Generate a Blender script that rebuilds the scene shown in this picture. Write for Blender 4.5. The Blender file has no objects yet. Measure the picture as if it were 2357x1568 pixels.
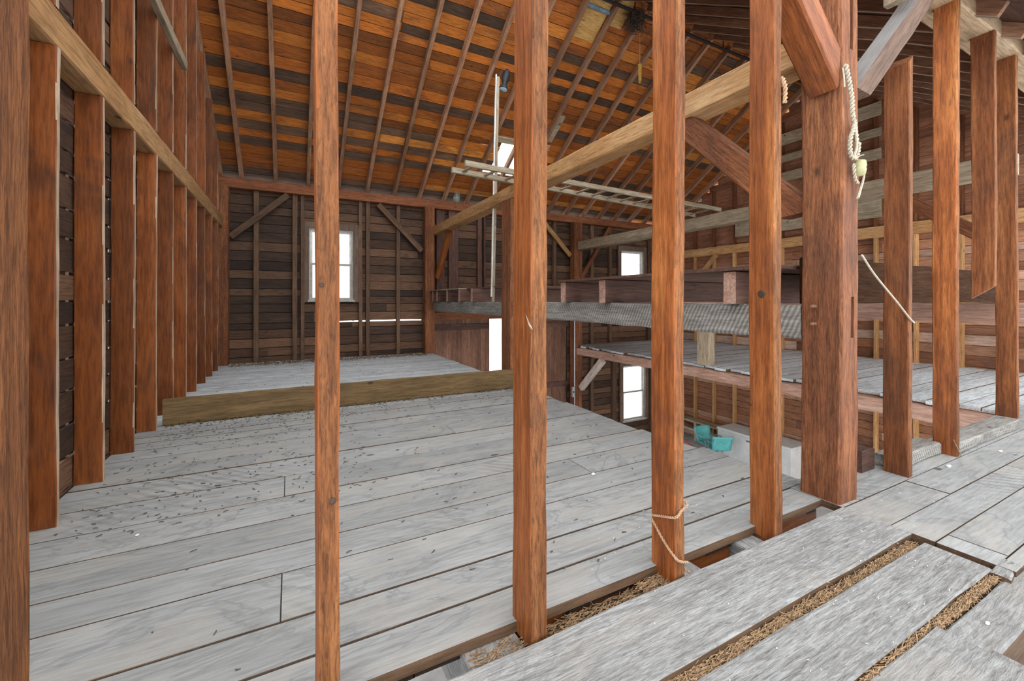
import bpy, bmesh, math, random
from mathutils import Vector, Matrix, noise

# ---------------------------------------------------------------- camera, sky, exposure
S = bpy.context.scene
C = S.collection
R = random.Random(11)
EYE = 1.35                      # eye height above the loft floor (z = 0)
YAW = 0.482                     # camera turned right of +Y
FPX = 975.0                     # focal length in pixels of the 2357 px wide frame
cam_d = bpy.data.cameras.new('camera'); cam = bpy.data.objects.new('camera', cam_d); C.objects.link(cam)
cam.location = (0, 0, EYE); cam.rotation_euler = (math.pi/2, 0, -YAW)
cam_d.sensor_width = 36.0; cam_d.lens = 36.0*FPX/2357.0
cam_d.shift_y = -(784-692)/2357.0; cam_d.clip_start = 0.05
S.camera = cam
W = bpy.data.worlds.new('sky'); S.world = W; W.use_nodes = True
wb = W.node_tree.nodes['Background']; wb.inputs[0].default_value = (0.93, 0.97, 1.0, 1); wb.inputs[1].default_value = 1.0
S.view_settings.view_transform = 'Standard'; S.view_settings.look = 'None'
S.view_settings.gamma = 1.0; S.view_settings.use_curve_mapping = False
S.view_settings.exposure = 1.62

# ---------------------------------------------------------------- materials
def nt(name):
    m = bpy.data.materials.new(name); m.use_nodes = True
    t = m.node_tree; b = t.nodes['Principled BSDF']
    return m, t, b
def N(t, k, **kw):
    n = t.nodes.new(k)
    for a, v in kw.items(): setattr(n, a, v)
    return n
def ramp(t, cols, fac):
    r = N(t, 'ShaderNodeValToRGB'); e = r.color_ramp.elements
    while len(e) < len(cols): e.new(0.5)
    for i, (p, c) in enumerate(cols):
        e[i].position = p; e[i].color = (c[0], c[1], c[2], 1)
    t.links.new(fac, r.inputs[0]); return r.outputs[0]
def mix(t, mode, fac, a, b):
    n = N(t, 'ShaderNodeMix', data_type='RGBA', blend_type=mode)
    for s, v in ((0, fac), (6, a), (7, b)):
        if hasattr(v, 'links') or hasattr(v, 'is_linked'): t.links.new(v, n.inputs[s])
        elif isinstance(v, (int, float)): n.inputs[s].default_value = v
        else: n.inputs[s].default_value = (v[0], v[1], v[2], 1)
    return n.outputs[2]
def mathn(t, op, a, b=None):
    n = N(t, 'ShaderNodeMath', operation=op)
    for s, v in ((0, a), (1, b)):
        if v is None: continue
        if hasattr(v, 'is_linked'): t.links.new(v, n.inputs[s])
        else: n.inputs[s].default_value = v
    return n.outputs[0]
def noise_t(t, vec, scale, detail=4, rough=.55, dist=0.0):
    n = N(t, 'ShaderNodeTexNoise'); t.links.new(vec, n.inputs['Vector'])
    n.inputs['Scale'].default_value = scale; n.inputs['Detail'].default_value = detail
    n.inputs['Roughness'].default_value = rough; n.inputs['Distortion'].default_value = dist
    return n.outputs['Fac']
def mapped(t, vec, sc):
    n = N(t, 'ShaderNodeMapping'); t.links.new(vec, n.inputs[0]); n.inputs['Scale'].default_value = sc
    return n.outputs[0]

def wood(name, cols, axis='X', island=False, tint=.25, dark=(.02, .012, .008), dark_amt=.5, grain=1.0, rough=.75,
         bump=.35, knots=True, dust=None, saw=False, spec=.3, board=None, stain=None, big=1.3, fine=0, streak=.3, sawlines=False, fib=.8):
    """Sawn wood: grain stretched along one axis, board-to-board tone, knots, stains and dust."""
    m, t, b = nt(name)
    tc = N(t, 'ShaderNodeTexCoord').outputs['Object']
    if island: rnd = N(t, 'ShaderNodeNewGeometry').outputs['Random Per Island']
    else: rnd = N(t, 'ShaderNodeObjectInfo').outputs['Random']
    off = mathn(t, 'MULTIPLY', rnd, 61.0)
    comb = N(t, 'ShaderNodeCombineXYZ')
    for i in range(3): t.links.new(off, comb.inputs[i])
    va = N(t, 'ShaderNodeVectorMath', operation='ADD'); t.links.new(tc, va.inputs[0]); t.links.new(comb.outputs[0], va.inputs[1])
    v = va.outputs[0]
    lo, hi = .09, 1.0
    sc = {'X': (lo, hi, hi), 'Y': (hi, lo, hi), 'Z': (hi, hi, lo)}[axis]
    vs = mapped(t, v, sc)
    g1 = noise_t(t, vs, 7.0*grain, 5, .6, .6)
    g2 = noise_t(t, vs, 55.0*grain, 4, .65, .2)
    g3 = noise_t(t, v, big, 3, .6, .4)
    g0 = noise_t(t, mapped(t, v, tuple(.035 if q == lo else q for q in sc)), 16.0, 3, .55, .2)
    fac = mathn(t, 'ADD', mathn(t, 'ADD', mathn(t, 'MULTIPLY', g1, .36), mathn(t, 'MULTIPLY', g0, streak)), mathn(t, 'MULTIPLY', g3, .64-streak))
    col = ramp(t, cols, fac)
    if board:        # one tone per board
        col = mix(t, 'MIX', .68, col, ramp(t, board, rnd))
    f2 = ramp(t, [(.36, (.52, .49, .46)), (.58, (1.06, 1.06, 1.06))], g2)
    col = mix(t, 'MULTIPLY', fib, col, f2)
    if fine:         # torn short fibres of rough sawing
        g4 = noise_t(t, mapped(t, v, tuple(.13 if q == lo else q for q in sc)), 95.0, 3, .75, .8)
        col = mix(t, 'MULTIPLY', .75*min(1, fine), col, ramp(t, [(.36, (.45, .41, .39)), (.5, (1, 1, 1)), (.66, (1.35, 1.33, 1.3))], g4))
    val = N(t, 'ShaderNodeHueSaturation'); t.links.new(col, val.inputs['Color'])
    rv = mathn(t, 'FRACT', mathn(t, 'MULTIPLY', rnd, 7.31))
    t.links.new(mathn(t, 'ADD', mathn(t, 'MULTIPLY', rv, 2*tint), 1.0-tint), val.inputs['Value'])
    col = val.outputs[0]
    if dark_amt:
        dn = noise_t(t, mapped(t, v, tuple(.4 if q == lo else q for q in sc)), 2.3, 4, .65, .8)
        msk = ramp(t, [(.54, (0, 0, 0)), (.72, (1, 1, 1))], dn)
        col = mix(t, 'MIX', mathn(t, 'MULTIPLY', msk, dark_amt), col, dark)
    if knots:
        vo = N(t, 'ShaderNodeTexVoronoi'); t.links.new(mapped(t, v, tuple(.55 if q == lo else 1.0 for q in sc)), vo.inputs['Vector'])
        vo.inputs['Scale'].default_value = 3.1
        k = ramp(t, [(.045, (1, 1, 1)), (.085, (0, 0, 0))], vo.outputs['Distance'])
        col = mix(t, 'MIX', mathn(t, 'MULTIPLY', k, .75), col, (.035, .014, .007))
    if stain:        # water marks with ringed edges
        sn = noise_t(t, mapped(t, v, tuple(.45 if q == lo else 1.0 for q in sc)), 1.5, 5, .6, 1.6)
        k1 = ramp(t, [(.53, (0, 0, 0)), (.60, (1, 1, 1)), (.66, (.25, .25, .25))], sn)
        col = mix(t, 'MIX', mathn(t, 'MULTIPLY', k1, .4), col, stain[0])
        k2 = ramp(t, [(.495, (0, 0, 0)), (.51, (1, 1, 1)), (.53, (0, 0, 0))], sn)
        col = mix(t, 'MIX', mathn(t, 'MULTIPLY', k2, .6), col, stain[1])
    if dust:
        geo = N(t, 'ShaderNodeNewGeometry'); sep = N(t, 'ShaderNodeSeparateXYZ'); t.links.new(geo.outputs['Normal'], sep.inputs[0])
        up = ramp(t, [(.55, (0, 0, 0)), (.9, (1, 1, 1))], sep.outputs[2])
        col = mix(t, 'MIX', mathn(t, 'MULTIPLY', up, .75), col, dust)
    h = mathn(t, 'ADD', mathn(t, 'MULTIPLY', g2, .7), mathn(t, 'MULTIPLY', g1, .5))
    if fine: h = mathn(t, 'ADD', h, mathn(t, 'MULTIPLY', g4, .5*fine))
    if saw:          # circular-saw arcs
        wv = N(t, 'ShaderNodeTexWave', wave_type='RINGS', rings_direction='SPHERICAL'); t.links.new(mapped(t, v, (1, 1, 1)), wv.inputs['Vector'])
        wv.inputs['Scale'].default_value = 5.5; wv.inputs['Distortion'].default_value = 2.5; wv.inputs['Detail'].default_value = 1
        sm = ramp(t, [(.52, (0, 0, 0)), (.66, (1, 1, 1))], noise_t(t, v, .7, 2))
        sm = mathn(t, 'MULTIPLY', sm, mathn(t, 'GREATER_THAN', rv, .55))
        h = mathn(t, 'ADD', h, mathn(t, 'MULTIPLY', mathn(t, 'MULTIPLY', wv.outputs['Fac'], sm), .35))
        col = mix(t, 'MULTIPLY', mathn(t, 'MULTIPLY', sm, .4), col, ramp(t, [(.2, (.55, .54, .53)), (.6, (1.05, 1.05, 1.05))], wv.outputs['Fac']))
    if sawlines:     # close straight saw strokes across the stick
        mp = N(t, 'ShaderNodeMapping'); t.links.new(v, mp.inputs[0]); mp.inputs['Rotation'].default_value = (0, .45, 0)
        wv = N(t, 'ShaderNodeTexWave', wave_type='BANDS', bands_direction='X'); t.links.new(mp.outputs[0], wv.inputs['Vector'])
        wv.inputs['Scale'].default_value = 9; wv.inputs['Distortion'].default_value = 1.6; wv.inputs['Detail'].default_value = 2; wv.inputs['Detail Scale'].default_value = 1.4
        col = mix(t, 'MULTIPLY', .5, col, ramp(t, [(.25, (.45, .44, .43)), (.7, (1.2, 1.2, 1.2))], wv.outputs['Fac']))
        h = mathn(t, 'ADD', h, mathn(t, 'MULTIPLY', wv.outputs['Fac'], .5))
    t.links.new(col, b.inputs['Base Color'])
    b.inputs['Roughness'].default_value = rough; b.inputs['Specular IOR Level'].default_value = spec
    bp = N(t, 'ShaderNodeBump'); bp.inputs['Strength'].default_value = bump; bp.inputs['Distance'].default_value = .012
    t.links.new(h, bp.inputs['Height']); t.links.new(bp.outputs[0], b.inputs['Normal'])
    return m
def plain(name, col, rough=.6, metal=0.0, var=.2, scale=12):
    m, t, b = nt(name)
    tc = N(t, 'ShaderNodeTexCoord').outputs['Object']
    n = noise_t(t, tc, scale, 5, .6)
    c = ramp(t, [(.3, tuple(x*(1-var) for x in col)), (.7, tuple(min(1, x*(1+var)) for x in col))], n)
    t.links.new(c, b.inputs['Base Color']); b.inputs['Roughness'].default_value = rough; b.inputs['Metallic'].default_value = metal
    return m

M = {}
M['stud_red'] = wood('reddish_stud_wood', [(.32, (0.1344, 0.0336, 0.00924)), (.5, (0.3108, 0.09072, 0.02184)), (.66, (0.504, 0.1848, 0.05208))], dark_amt=.6, dark=(0.0756, 0.02856, 0.01848), tint=.12, bump=.5, rough=.55, fine=.5, streak=.42)
M['stud_edge'] = wood('rough_sawn_stud_edge_wood', [(.32, (0.1092, 0.03696, 0.01176)), (.5, (0.2268, 0.08232, 0.02604)), (.66, (0.3528, 0.147, 0.05208))], dark_amt=.5, dark=(0.0588, 0.0252, 0.01512), tint=.12, bump=1.0, rough=.8, fine=1.2, streak=.3)
M['stud_brown'] = wood('brown_stud_wood', [(.32, (0.0924, 0.02856, 0.00924)), (.5, (0.2016, 0.063, 0.01848)), (.66, (0.336, 0.126, 0.042))], dark_amt=.6, dark=(0.0462, 0.02352, 0.0168), tint=.15, bump=.5, fine=.5, streak=.42)
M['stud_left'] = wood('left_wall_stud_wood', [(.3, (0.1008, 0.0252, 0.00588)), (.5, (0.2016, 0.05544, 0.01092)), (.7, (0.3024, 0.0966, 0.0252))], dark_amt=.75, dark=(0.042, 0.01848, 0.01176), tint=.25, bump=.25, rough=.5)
M['post'] = wood('timber_post_wood', [(.32, (0.1008, 0.03612, 0.01512)), (.5, (0.21, 0.07392, 0.0294)), (.66, (0.3528, 0.1386, 0.05376))], dark_amt=.5, dark=(0.0672, 0.03024, 0.02016), tint=.1, bump=.9, fine=.9, streak=.42)
M['tie'] = wood('pale_tie_wood', [(.3, (.27, .13, .045)), (.5, (.44, .235, .095)), (.7, (.58, .37, .19))], dark_amt=.35, dark=(.17, .09, .04), tint=.12, bump=.4)
M['tie_grey'] = wood('greyish_tie_wood', [(.3, (.24, .17, .11)), (.5, (.36, .28, .19)), (.7, (.50, .41, .30))], dark_amt=.35, dark=(.12, .08, .05), tint=.1, bump=.4)
M['grey_beam'] = wood('weathered_grey_beam_wood', [(.3, (.20, .18, .16)), (.5, (.34, .32, .295)), (.7, (.48, .46, .43))], dark_amt=.4, dark=(.08, .06, .05), tint=.08, sawlines=True, bump=.7)
M['plate'] = wood('wall_plate_wood', [(.3, (.13, .045, .020)), (.5, (.25, .085, .035)), (.7, (.36, .15, .07))], dark_amt=.5, tint=.1)
M['plate_near'] = wood('near_plate_wood', [(.3, (.30, .20, .12)), (.5, (.44, .30, .18)), (.7, (.55, .42, .28))], dark_amt=.3, dark=(.2, .13, .08), tint=.05)
M['rafter'] = wood('rafter_wood', [(.3, (.22, .105, .058)), (.5, (.37, .19, .108)), (.7, (.52, .31, .195))], dark_amt=.4, tint=.25, knots=False)
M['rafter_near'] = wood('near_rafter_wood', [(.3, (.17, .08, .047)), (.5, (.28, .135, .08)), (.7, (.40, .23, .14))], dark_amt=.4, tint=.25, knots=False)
M['dark_stud'] = wood('dark_far_stud_wood', [(.3, (.085, .046, .028)), (.5, (.15, .083, .048)), (.7, (.24, .14, .085))], dark_amt=.3, tint=.25, knots=False)
M['right_stud'] = wood('light_boosted_stud_wood', [(.3, (.42, .19, .07)), (.5, (.60, .32, .13)), (.7, (.74, .48, .25))], dark_amt=.2, dark=(.2, .09, .04), tint=.2)  # base colour raised to stand in for light missing at the right wall
M['pale_board'] = wood('pale_board_wood', [(.3, (.36, .27, .17)), (.5, (.52, .42, .29)), (.7, (.66, .57, .43))], dark_amt=.4, dark=(.2, .14, .09), tint=.15)
M['joist'] = wood('dark_joist_wood', [(.3, (.065, .034, .025)), (.5, (.115, .058, .043)), (.7, (.19, .10, .072))], dark_amt=.3, tint=.2)
M['ladder'] = wood('old_ladder_wood', [(.3, (.22, .17, .11)), (.5, (.36, .29, .20)), (.7, (.50, .42, .31))], dark_amt=.35, dark=(.09, .065, .04), tint=.1)
M['curb'] = wood('curb_board_wood', [(.3, (.10, .060, .022)), (.5, (.18, .110, .045)), (.7, (.27, .17, .08))], dark_amt=.6, dark=(.06, .04, .025), tint=.05)
M['whitewash'] = wood('whitewashed_wood', [(.3, (.42, .32, .26)), (.5, (.60, .50, .44)), (.7, (.75, .68, .62))], dark_amt=.3, dark=(.24, .15, .10), tint=.1)
M['girder'] = wood('pinkish_girder_wood', [(.3, (.30, .15, .10)), (.5, (.46, .27, .20)), (.7, (.60, .42, .34))], dark_amt=.3, dark=(.18, .09, .06), tint=.1)
M['yellow_board'] = wood('fresh_yellow_board_wood', [(.3, (.50, .26, .07)), (.5, (.68, .40, .13)), (.7, (.8, .52, .22))], dark_amt=.3, dark=(.25, .12, .04), tint=.1)
GREY = [(.32, (0.2646, 0.2646, 0.2579)), (.5, (0.3234, 0.3242, 0.3167)), (.68, (0.3696, 0.3713, 0.3629))]
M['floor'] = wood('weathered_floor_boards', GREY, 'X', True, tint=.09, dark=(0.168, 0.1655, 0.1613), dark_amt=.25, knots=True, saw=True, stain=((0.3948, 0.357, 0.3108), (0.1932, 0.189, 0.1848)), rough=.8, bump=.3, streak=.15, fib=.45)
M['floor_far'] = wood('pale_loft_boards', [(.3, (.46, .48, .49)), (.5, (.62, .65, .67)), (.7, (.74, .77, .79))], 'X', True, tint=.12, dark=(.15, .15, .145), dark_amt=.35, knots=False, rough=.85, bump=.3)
M['floor_low'] = plain('dusty_concrete', (.52, .50, .48), .9, var=.3, scale=3)
M['plank'] = wood('loose_grey_plank', [(.32, (0.2436, 0.2419, 0.2352)), (.5, (0.2982, 0.2965, 0.2898)), (.68, (0.3528, 0.3511, 0.3444))], 'X', False, tint=.05, dark=(0.1596, 0.1529, 0.147), dark_amt=.3, stain=((0.3444, 0.3108, 0.2772), (0.2016, 0.1949, 0.189)), rough=.85, bump=1.0, fine=.8, streak=.12, fib=.6)
M['plank_edge'] = wood('raw_plank_edge_wood', [(.3, (.07, .042, .025)), (.5, (.14, .080, .045)), (.7, (.24, .145, .085))], 'X', dark_amt=.3, knots=False)
M['pale_edge'] = wood('pale_dusty_lit_edge_wood', [(.3, (0.297, 0.207, 0.1395)), (.5, (0.423, 0.315, 0.225)), (.7, (0.54, 0.432, 0.333))], dark_amt=.25, dark=(0.18, 0.108, 0.063), knots=False)  # dusty stud faces; on near rafters it paints brightly lit undersides
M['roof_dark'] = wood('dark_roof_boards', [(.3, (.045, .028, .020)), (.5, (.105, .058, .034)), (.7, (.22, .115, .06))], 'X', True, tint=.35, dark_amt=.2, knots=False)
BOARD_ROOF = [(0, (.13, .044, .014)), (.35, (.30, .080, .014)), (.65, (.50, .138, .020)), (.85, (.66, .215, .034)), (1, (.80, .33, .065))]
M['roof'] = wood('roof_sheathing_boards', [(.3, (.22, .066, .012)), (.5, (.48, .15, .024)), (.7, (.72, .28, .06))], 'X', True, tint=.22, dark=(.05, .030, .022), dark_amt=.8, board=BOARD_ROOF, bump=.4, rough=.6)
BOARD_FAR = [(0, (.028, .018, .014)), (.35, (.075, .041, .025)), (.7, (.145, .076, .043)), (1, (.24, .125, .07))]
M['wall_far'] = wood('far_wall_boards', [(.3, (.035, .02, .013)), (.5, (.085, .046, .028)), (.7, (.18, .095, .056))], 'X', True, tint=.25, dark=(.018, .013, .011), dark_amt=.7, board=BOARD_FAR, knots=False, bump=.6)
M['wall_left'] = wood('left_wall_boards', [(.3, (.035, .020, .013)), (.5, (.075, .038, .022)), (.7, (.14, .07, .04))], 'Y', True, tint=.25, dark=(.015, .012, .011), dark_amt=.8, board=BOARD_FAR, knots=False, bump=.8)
BOARD_R = [(0, (.20, .075, .035)), (.4, (.42, .175, .085)), (.75, (.60, .34, .22)), (1, (.80, .64, .54))]
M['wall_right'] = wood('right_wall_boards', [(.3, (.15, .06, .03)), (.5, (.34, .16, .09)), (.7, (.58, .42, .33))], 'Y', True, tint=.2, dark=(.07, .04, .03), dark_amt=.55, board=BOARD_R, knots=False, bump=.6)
M['wall_gable'] = wood('right_gable_boards', [(.3, (.19, .08, .045)), (.5, (.38, .165, .09)), (.7, (.55, .29, .18))], 'Y', True, tint=.25, dark=(.03, .018, .014), dark_amt=.5, knots=False, bump=.6)
M['door'] = wood('vertical_door_boards', [(.3, (.10, .045, .028)), (.5, (.19, .09, .055)), (.7, (.30, .165, .11))], 'Z', True, tint=.2, dark=(.06, .03, .02), dark_amt=.45, bump=.4)
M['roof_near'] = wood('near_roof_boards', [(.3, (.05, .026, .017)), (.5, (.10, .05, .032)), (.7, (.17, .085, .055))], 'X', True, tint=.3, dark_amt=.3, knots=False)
M['rim'] = wood('dark_rim_wood', [(.3, (.028, .013, .007)), (.5, (.05, .024, .013)), (.7, (.09, .045, .026))], dark_amt=.3, knots=False, tint=.05, spec=.05, rough=.95)
M['brace_dusty'] = wood('dusty_brace_wood', [(.3, (.085, .048, .032)), (.5, (.15, .088, .06)), (.7, (.23, .145, .10))], dark_amt=.3, dark=(.06, .036, .026), tint=.05, dust=(.36, .41, .43), bump=.6)
M['knot'] = plain('dark_knot', (.045, .022, .014), .7, var=.5, scale=90)
M['siding'] = wood('dark_gap_backing', [(.3, (.02, .012, .009)), (.5, (.04, .024, .016)), (.7, (.07, .04, .026))], 'X', True, dark_amt=.3, knots=False)  # dark tone for layers added behind boards to keep gaps dark
M['trim'] = wood('window_trim_wood', [(.3, (.11, .068, .048)), (.5, (.17, .11, .08)), (.7, (.24, .165, .125))], 'Z', False, tint=.1, dark_amt=.2, knots=False)
M['sash'] = plain('sash_paint', (.40, .37, .32), .6)
M['sash_white'] = plain('white_sash_paint', (.72, .70, .66), .6)
M['straw'] = plain('dry_straw', (.34, .215, .115), .8, var=.7, scale=70)
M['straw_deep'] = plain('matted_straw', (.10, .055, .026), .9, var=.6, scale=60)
M['debris'] = plain('dark_chaff', (.10, .085, .07), .9, var=.5, scale=30)
M['paper'] = plain('white_scrap', (.80, .80, .78), .8, var=.05)
M['rope'] = plain('white_rope_fibre', (.44, .38, .29), .9, var=.25, scale=60)
M['rope_yellow'] = plain('yellow_rope_fibre', (.62, .38, .07), .8, var=.35, scale=60)
M['twine'] = plain('baler_twine_fibre', (.45, .28, .17), .9, var=.25, scale=60)
M['float'] = plain('yellowed_float', (.36, .33, .17), .5, var=.3, scale=20)
M['black_metal'] = plain('black_metal', (.03, .033, .037), .5, .5, .5, 40)
M['iron'] = plain('dark_iron', (.06, .055, .055), .45, .7, .3, 30)
M['steel'] = plain('galvanised_steel', (.45, .46, .47), .35, .8, .15, 20)
M['lens'] = plain('pale_blue_lens', (.40, .58, .68), .15, 0, .1)
M['nest'] = plain('tangled_dark_twigs', (.07, .045, .03), .9, var=.6, scale=40)
M['turq'] = plain('turquoise_paint', (.13, .50, .49), .45, 0, .2, 6)
M['white_box'] = plain('white_enamel', (.78, .77, .75), .6, 0, .1, 4)
M['red'] = plain('red_paint', (.65, .07, .07), .5)
M['blue_pipe'] = plain('grey_blue_sheet', (.20, .27, .33), .5, .2, .3, 10)
M['peg'] = plain('oak_peg', (.20, .09, .05), .7, 0, .3, 40)
M['hole'] = plain('deep_mortise_wood', (.07, .03, .018), .9, 0, .3, 20)
def glass():
    m, t, b = nt('window_glass')
    tr = N(t, 'ShaderNodeBsdfTransparent'); tr.inputs[0].default_value = (.96, .98, 1, 1)
    gl = N(t, 'ShaderNodeBsdfGlossy'); gl.inputs['Roughness'].default_value = .03
    mx = N(t, 'ShaderNodeMixShader'); mx.inputs[0].default_value = .06
    t.links.new(tr.outputs[0], mx.inputs[1]); t.links.new(gl.outputs[0], mx.inputs[2])
    t.links.new(mx.outputs[0], t.nodes['Material Output'].inputs[0]); return m
M['glass'] = glass()
def jarglass():
    m, t, b = nt('jar_glass')
    b.inputs['Base Color'].default_value = (.75, .82, .78, 1); b.inputs['Roughness'].default_value = .08
    b.inputs['Transmission Weight'].default_value = .85; return m
M['jar'] = jarglass()

# ---------------------------------------------------------------- helpers
def tag(o, label, cat, group=None, kind=None):
    if label: o['label'] = label
    if cat: o['category'] = cat
    if group: o['group'] = group
    if kind: o['kind'] = kind
    return o
def link(name, bm, m, parent=None, mw=None, smooth=False):
    me = bpy.data.meshes.new(name); bmesh.ops.recalc_face_normals(bm, faces=bm.faces); bm.to_mesh(me); bm.free()
    if m is not None: me.materials.append(m)
    if smooth:
        for p in me.polygons: p.use_smooth = True
    o = bpy.data.objects.new(name, me); C.objects.link(o)
    if mw is not None: o.matrix_world = mw
    if parent is not None:
        o.parent = parent; o.matrix_parent_inverse = parent.matrix_world.inverted()
    return o
def empty(name, loc, rz=0):
    o = bpy.data.objects.new(name, None); C.objects.link(o)
    o.empty_display_size = .1
    o.matrix_world = Matrix.Translation(loc) @ Matrix.Rotation(rz, 4, 'Z'); return o
def box(bm, x0, x1, y0, y1, z0, z1):
    v = [bm.verts.new((x, y, z)) for x in (x0, x1) for y in (y0, y1) for z in (z0, z1)]
    for f in ((0, 1, 3, 2), (4, 6, 7, 5), (0, 4, 5, 1), (2, 3, 7, 6), (0, 2, 6, 4), (1, 5, 7, 3)):
        bm.faces.new([v[i] for i in f])
    return v
def timber_bm(L, w, h, ch=.006, jit=.0022, seg=None, seed=0, cut0=None, cut1=None):
    """Sawn stick along local X from 0 to L, w in local Y, h in local Z, worn chamfered arrises.
    cut0/cut1(y,z) give an extra x offset of the end faces (slanted cuts)."""
    r = random.Random(seed); n = seg or max(2, min(40, int(L/.22)))
    bm = bmesh.new(); rings = []
    a, b = w/2, h/2; c = min(ch, a*.4, b*.4)
    base = [(-a+c, -b), (a-c, -b), (a, -b+c), (a, b-c), (a-c, b), (-a+c, b), (-a, b-c), (-a, -b+c)]
    wob = [(r.uniform(-1, 1), r.uniform(-1, 1)) for _ in range(4)]
    for i in range(n+1):
        u = i/n; ring = []
        dy = jit*1.2*math.sin(u*5+wob[0][0]*6); dz = jit*1.2*math.sin(u*4+wob[1][0]*6)
        for (y, z) in base:
            x = u*L
            if cut0: x += cut0(y, z)*(1-u)
            if cut1: x += cut1(y, z)*u
            ring.append(bm.verts.new((x, y+dy+r.uniform(-jit, jit), z+dz+r.uniform(-jit, jit))))
        rings.append(ring)
    for i in range(n):
        for k in range(8):
            bm.faces.new((rings[i][k], rings[i][(k+1) % 8], rings[i+1][(k+1) % 8], rings[i+1][k]))
    bm.faces.new(rings[0][::-1]); bm.faces.new(rings[-1])
    return bm
SEED = [0]
def frame(p0, p1, up):
    p0 = Vector(p0); p1 = Vector(p1); x = (p1-p0).normalized(); z = Vector(up); z = (z - x*z.dot(x)).normalized(); y = z.cross(x)
    m = Matrix(((x.x, y.x, z.x, p0.x), (x.y, y.y, z.y, p0.y), (x.z, y.z, z.z, p0.z), (0, 0, 0, 1)))
    return m, (p1-p0).length
def stick(name, p0, p1, w, h, m, label=None, cat=None, group=None, up=(0, 0, 1), parent=None, ch=.006, jit=.0022, cut0=None, cut1=None, kind=None):
    SEED[0] += 1
    mw, L = frame(p0, p1, up)
    o = link(name, timber_bm(L, w, h, ch, jit, seed=SEED[0], cut0=cut0, cut1=cut1), m, parent, mw)
    return tag(o, label, cat, group, kind)
def face_mat(o, m2, test):
    o.data.materials.append(m2); k = len(o.data.materials)-1
    for p in o.data.polygons:
        if test(p): p.material_index = k
    return o
def edge_mat(o, m2):
    o.data.materials.append(m2)
    for p in o.data.polygons:
        if abs(p.normal.y) > .75: p.material_index = 1
    return o
def vpost(name, x0, x1, y0, y1, z0, z1, m, label=None, cat=None, group=None, **kw):
    return stick(name, ((x0+x1)/2, (y0+y1)/2, z0), ((x0+x1)/2, (y0+y1)/2, z1), y1-y0, x1-x0, m, label, cat, group, up=(1, 0, 0), **kw)
def xbeam(name, x0, x1, y0, y1, z0, z1, m, label=None, cat=None, group=None, **kw):
    return stick(name, (x0, (y0+y1)/2, (z0+z1)/2), (x1, (y0+y1)/2, (z0+z1)/2), y1-y0, z1-z0, m, label, cat, group, **kw)
def ybeam(name, x0, x1, y0, y1, z0, z1, m, label=None, cat=None, group=None, **kw):
    return stick(name, ((x0+x1)/2, y0, (z0+z1)/2), ((x0+x1)/2, y1, (z0+z1)/2), x1-x0, z1-z0, m, label, cat, group, **kw)
ORD = ['first', 'second', 'third', 'fourth', 'fifth', 'sixth', 'seventh', 'eighth', 'ninth', 'tenth', 'eleventh', 'twelfth', 'thirteenth',
       'fourteenth', 'fifteenth', 'sixteenth', 'seventeenth', 'eighteenth', 'nineteenth', 'twentieth', 'twenty-first', 'twenty-second']
def struct(name, bm, m, label=None, parent=None, **kw):
    o = link(name, bm, m, parent, **kw); o['kind'] = 'structure'
    if label: o['label'] = label
    return o
def smooth_path(pts, k=6):
    P = [Vector(p) for p in pts]; out = []
    for i in range(len(P)-1):
        p0, p1, p2, p3 = P[max(i-1, 0)], P[i], P[i+1], P[min(i+2, len(P)-1)]
        for j in range(k):
            t = j/k
            out.append(.5*((2*p1)+(p2-p0)*t+(2*p0-5*p1+4*p2-p3)*t*t+(3*p1-p0-3*p2+p3)*t**3))
    out.append(P[-1]); return out
def tube(bm, path, r, n=6, r1=None):
    rings = []
    for i, p in enumerate(path):
        d = (path[min(i+1, len(path)-1)]-path[max(i-1, 0)])
        if d.length < 1e-9: d = Vector((0, 0, 1))
        d.normalize(); a = d.orthogonal().normalized() if i == 0 else (rings[-1][1]-d*rings[-1][1].dot(d)).normalized()
        b = d.cross(a); rr = r if r1 is None else r+(r1-r)*i/max(1, len(path)-1)
        rings.append(([bm.verts.new(p+(a*math.cos(2*math.pi*k/n)+b*math.sin(2*math.pi*k/n))*rr) for k in range(n)], a))
    for i in range(len(rings)-1):
        for k in range(n):
            bm.faces.new((rings[i][0][k], rings[i][0][(k+1) % n], rings[i+1][0][(k+1) % n], rings[i+1][0][k]))
    bm.faces.new(rings[0][0][::-1]); bm.faces.new(rings[-1][0])
def twisted(bm, path, r, pitch=.06):
    """two strands twisted round each other"""
    L = [0.0]
    for i in range(1, len(path)): L.append(L[-1]+(path[i]-path[i-1]).length)
    fine = []; n = max(8, int(L[-1]/pitch*6))
    for i in range(n+1):
        s = L[-1]*i/n; j = 1
        while j < len(path)-1 and L[j] < s: j += 1
        u = (s-L[j-1])/max(1e-9, L[j]-L[j-1]); fine.append(path[j-1].lerp(path[j], u))
    for ph in (0, math.pi):
        pts = []
        for i, p in enumerate(fine):
            d = (fine[min(i+1, n)]-fine[max(i-1, 0)]).normalized(); a = d.orthogonal().normalized(); b = d.cross(a)
            an = ph+2*math.pi*(L[-1]*i/n)/pitch
            pts.append(p+(a*math.cos(an)+b*math.sin(an))*r*.75)
        tube(bm, pts, r*.75, 5)
def lathe(bm, prof, n=20, M4=Matrix.Identity(4), cap=True):
    rings = []
    for (r, z) in prof:
        rings.append([bm.verts.new(M4 @ Vector((r*math.cos(2*math.pi*k/n), r*math.sin(2*math.pi*k/n), z))) for k in range(n)])
    for i in range(len(rings)-1):
        for k in range(n): bm.faces.new((rings[i][k], rings[i][(k+1) % n], rings[i+1][(k+1) % n], rings[i+1][k]))
    if cap: bm.faces.new(rings[0][::-1]); bm.faces.new(rings[-1])
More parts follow.
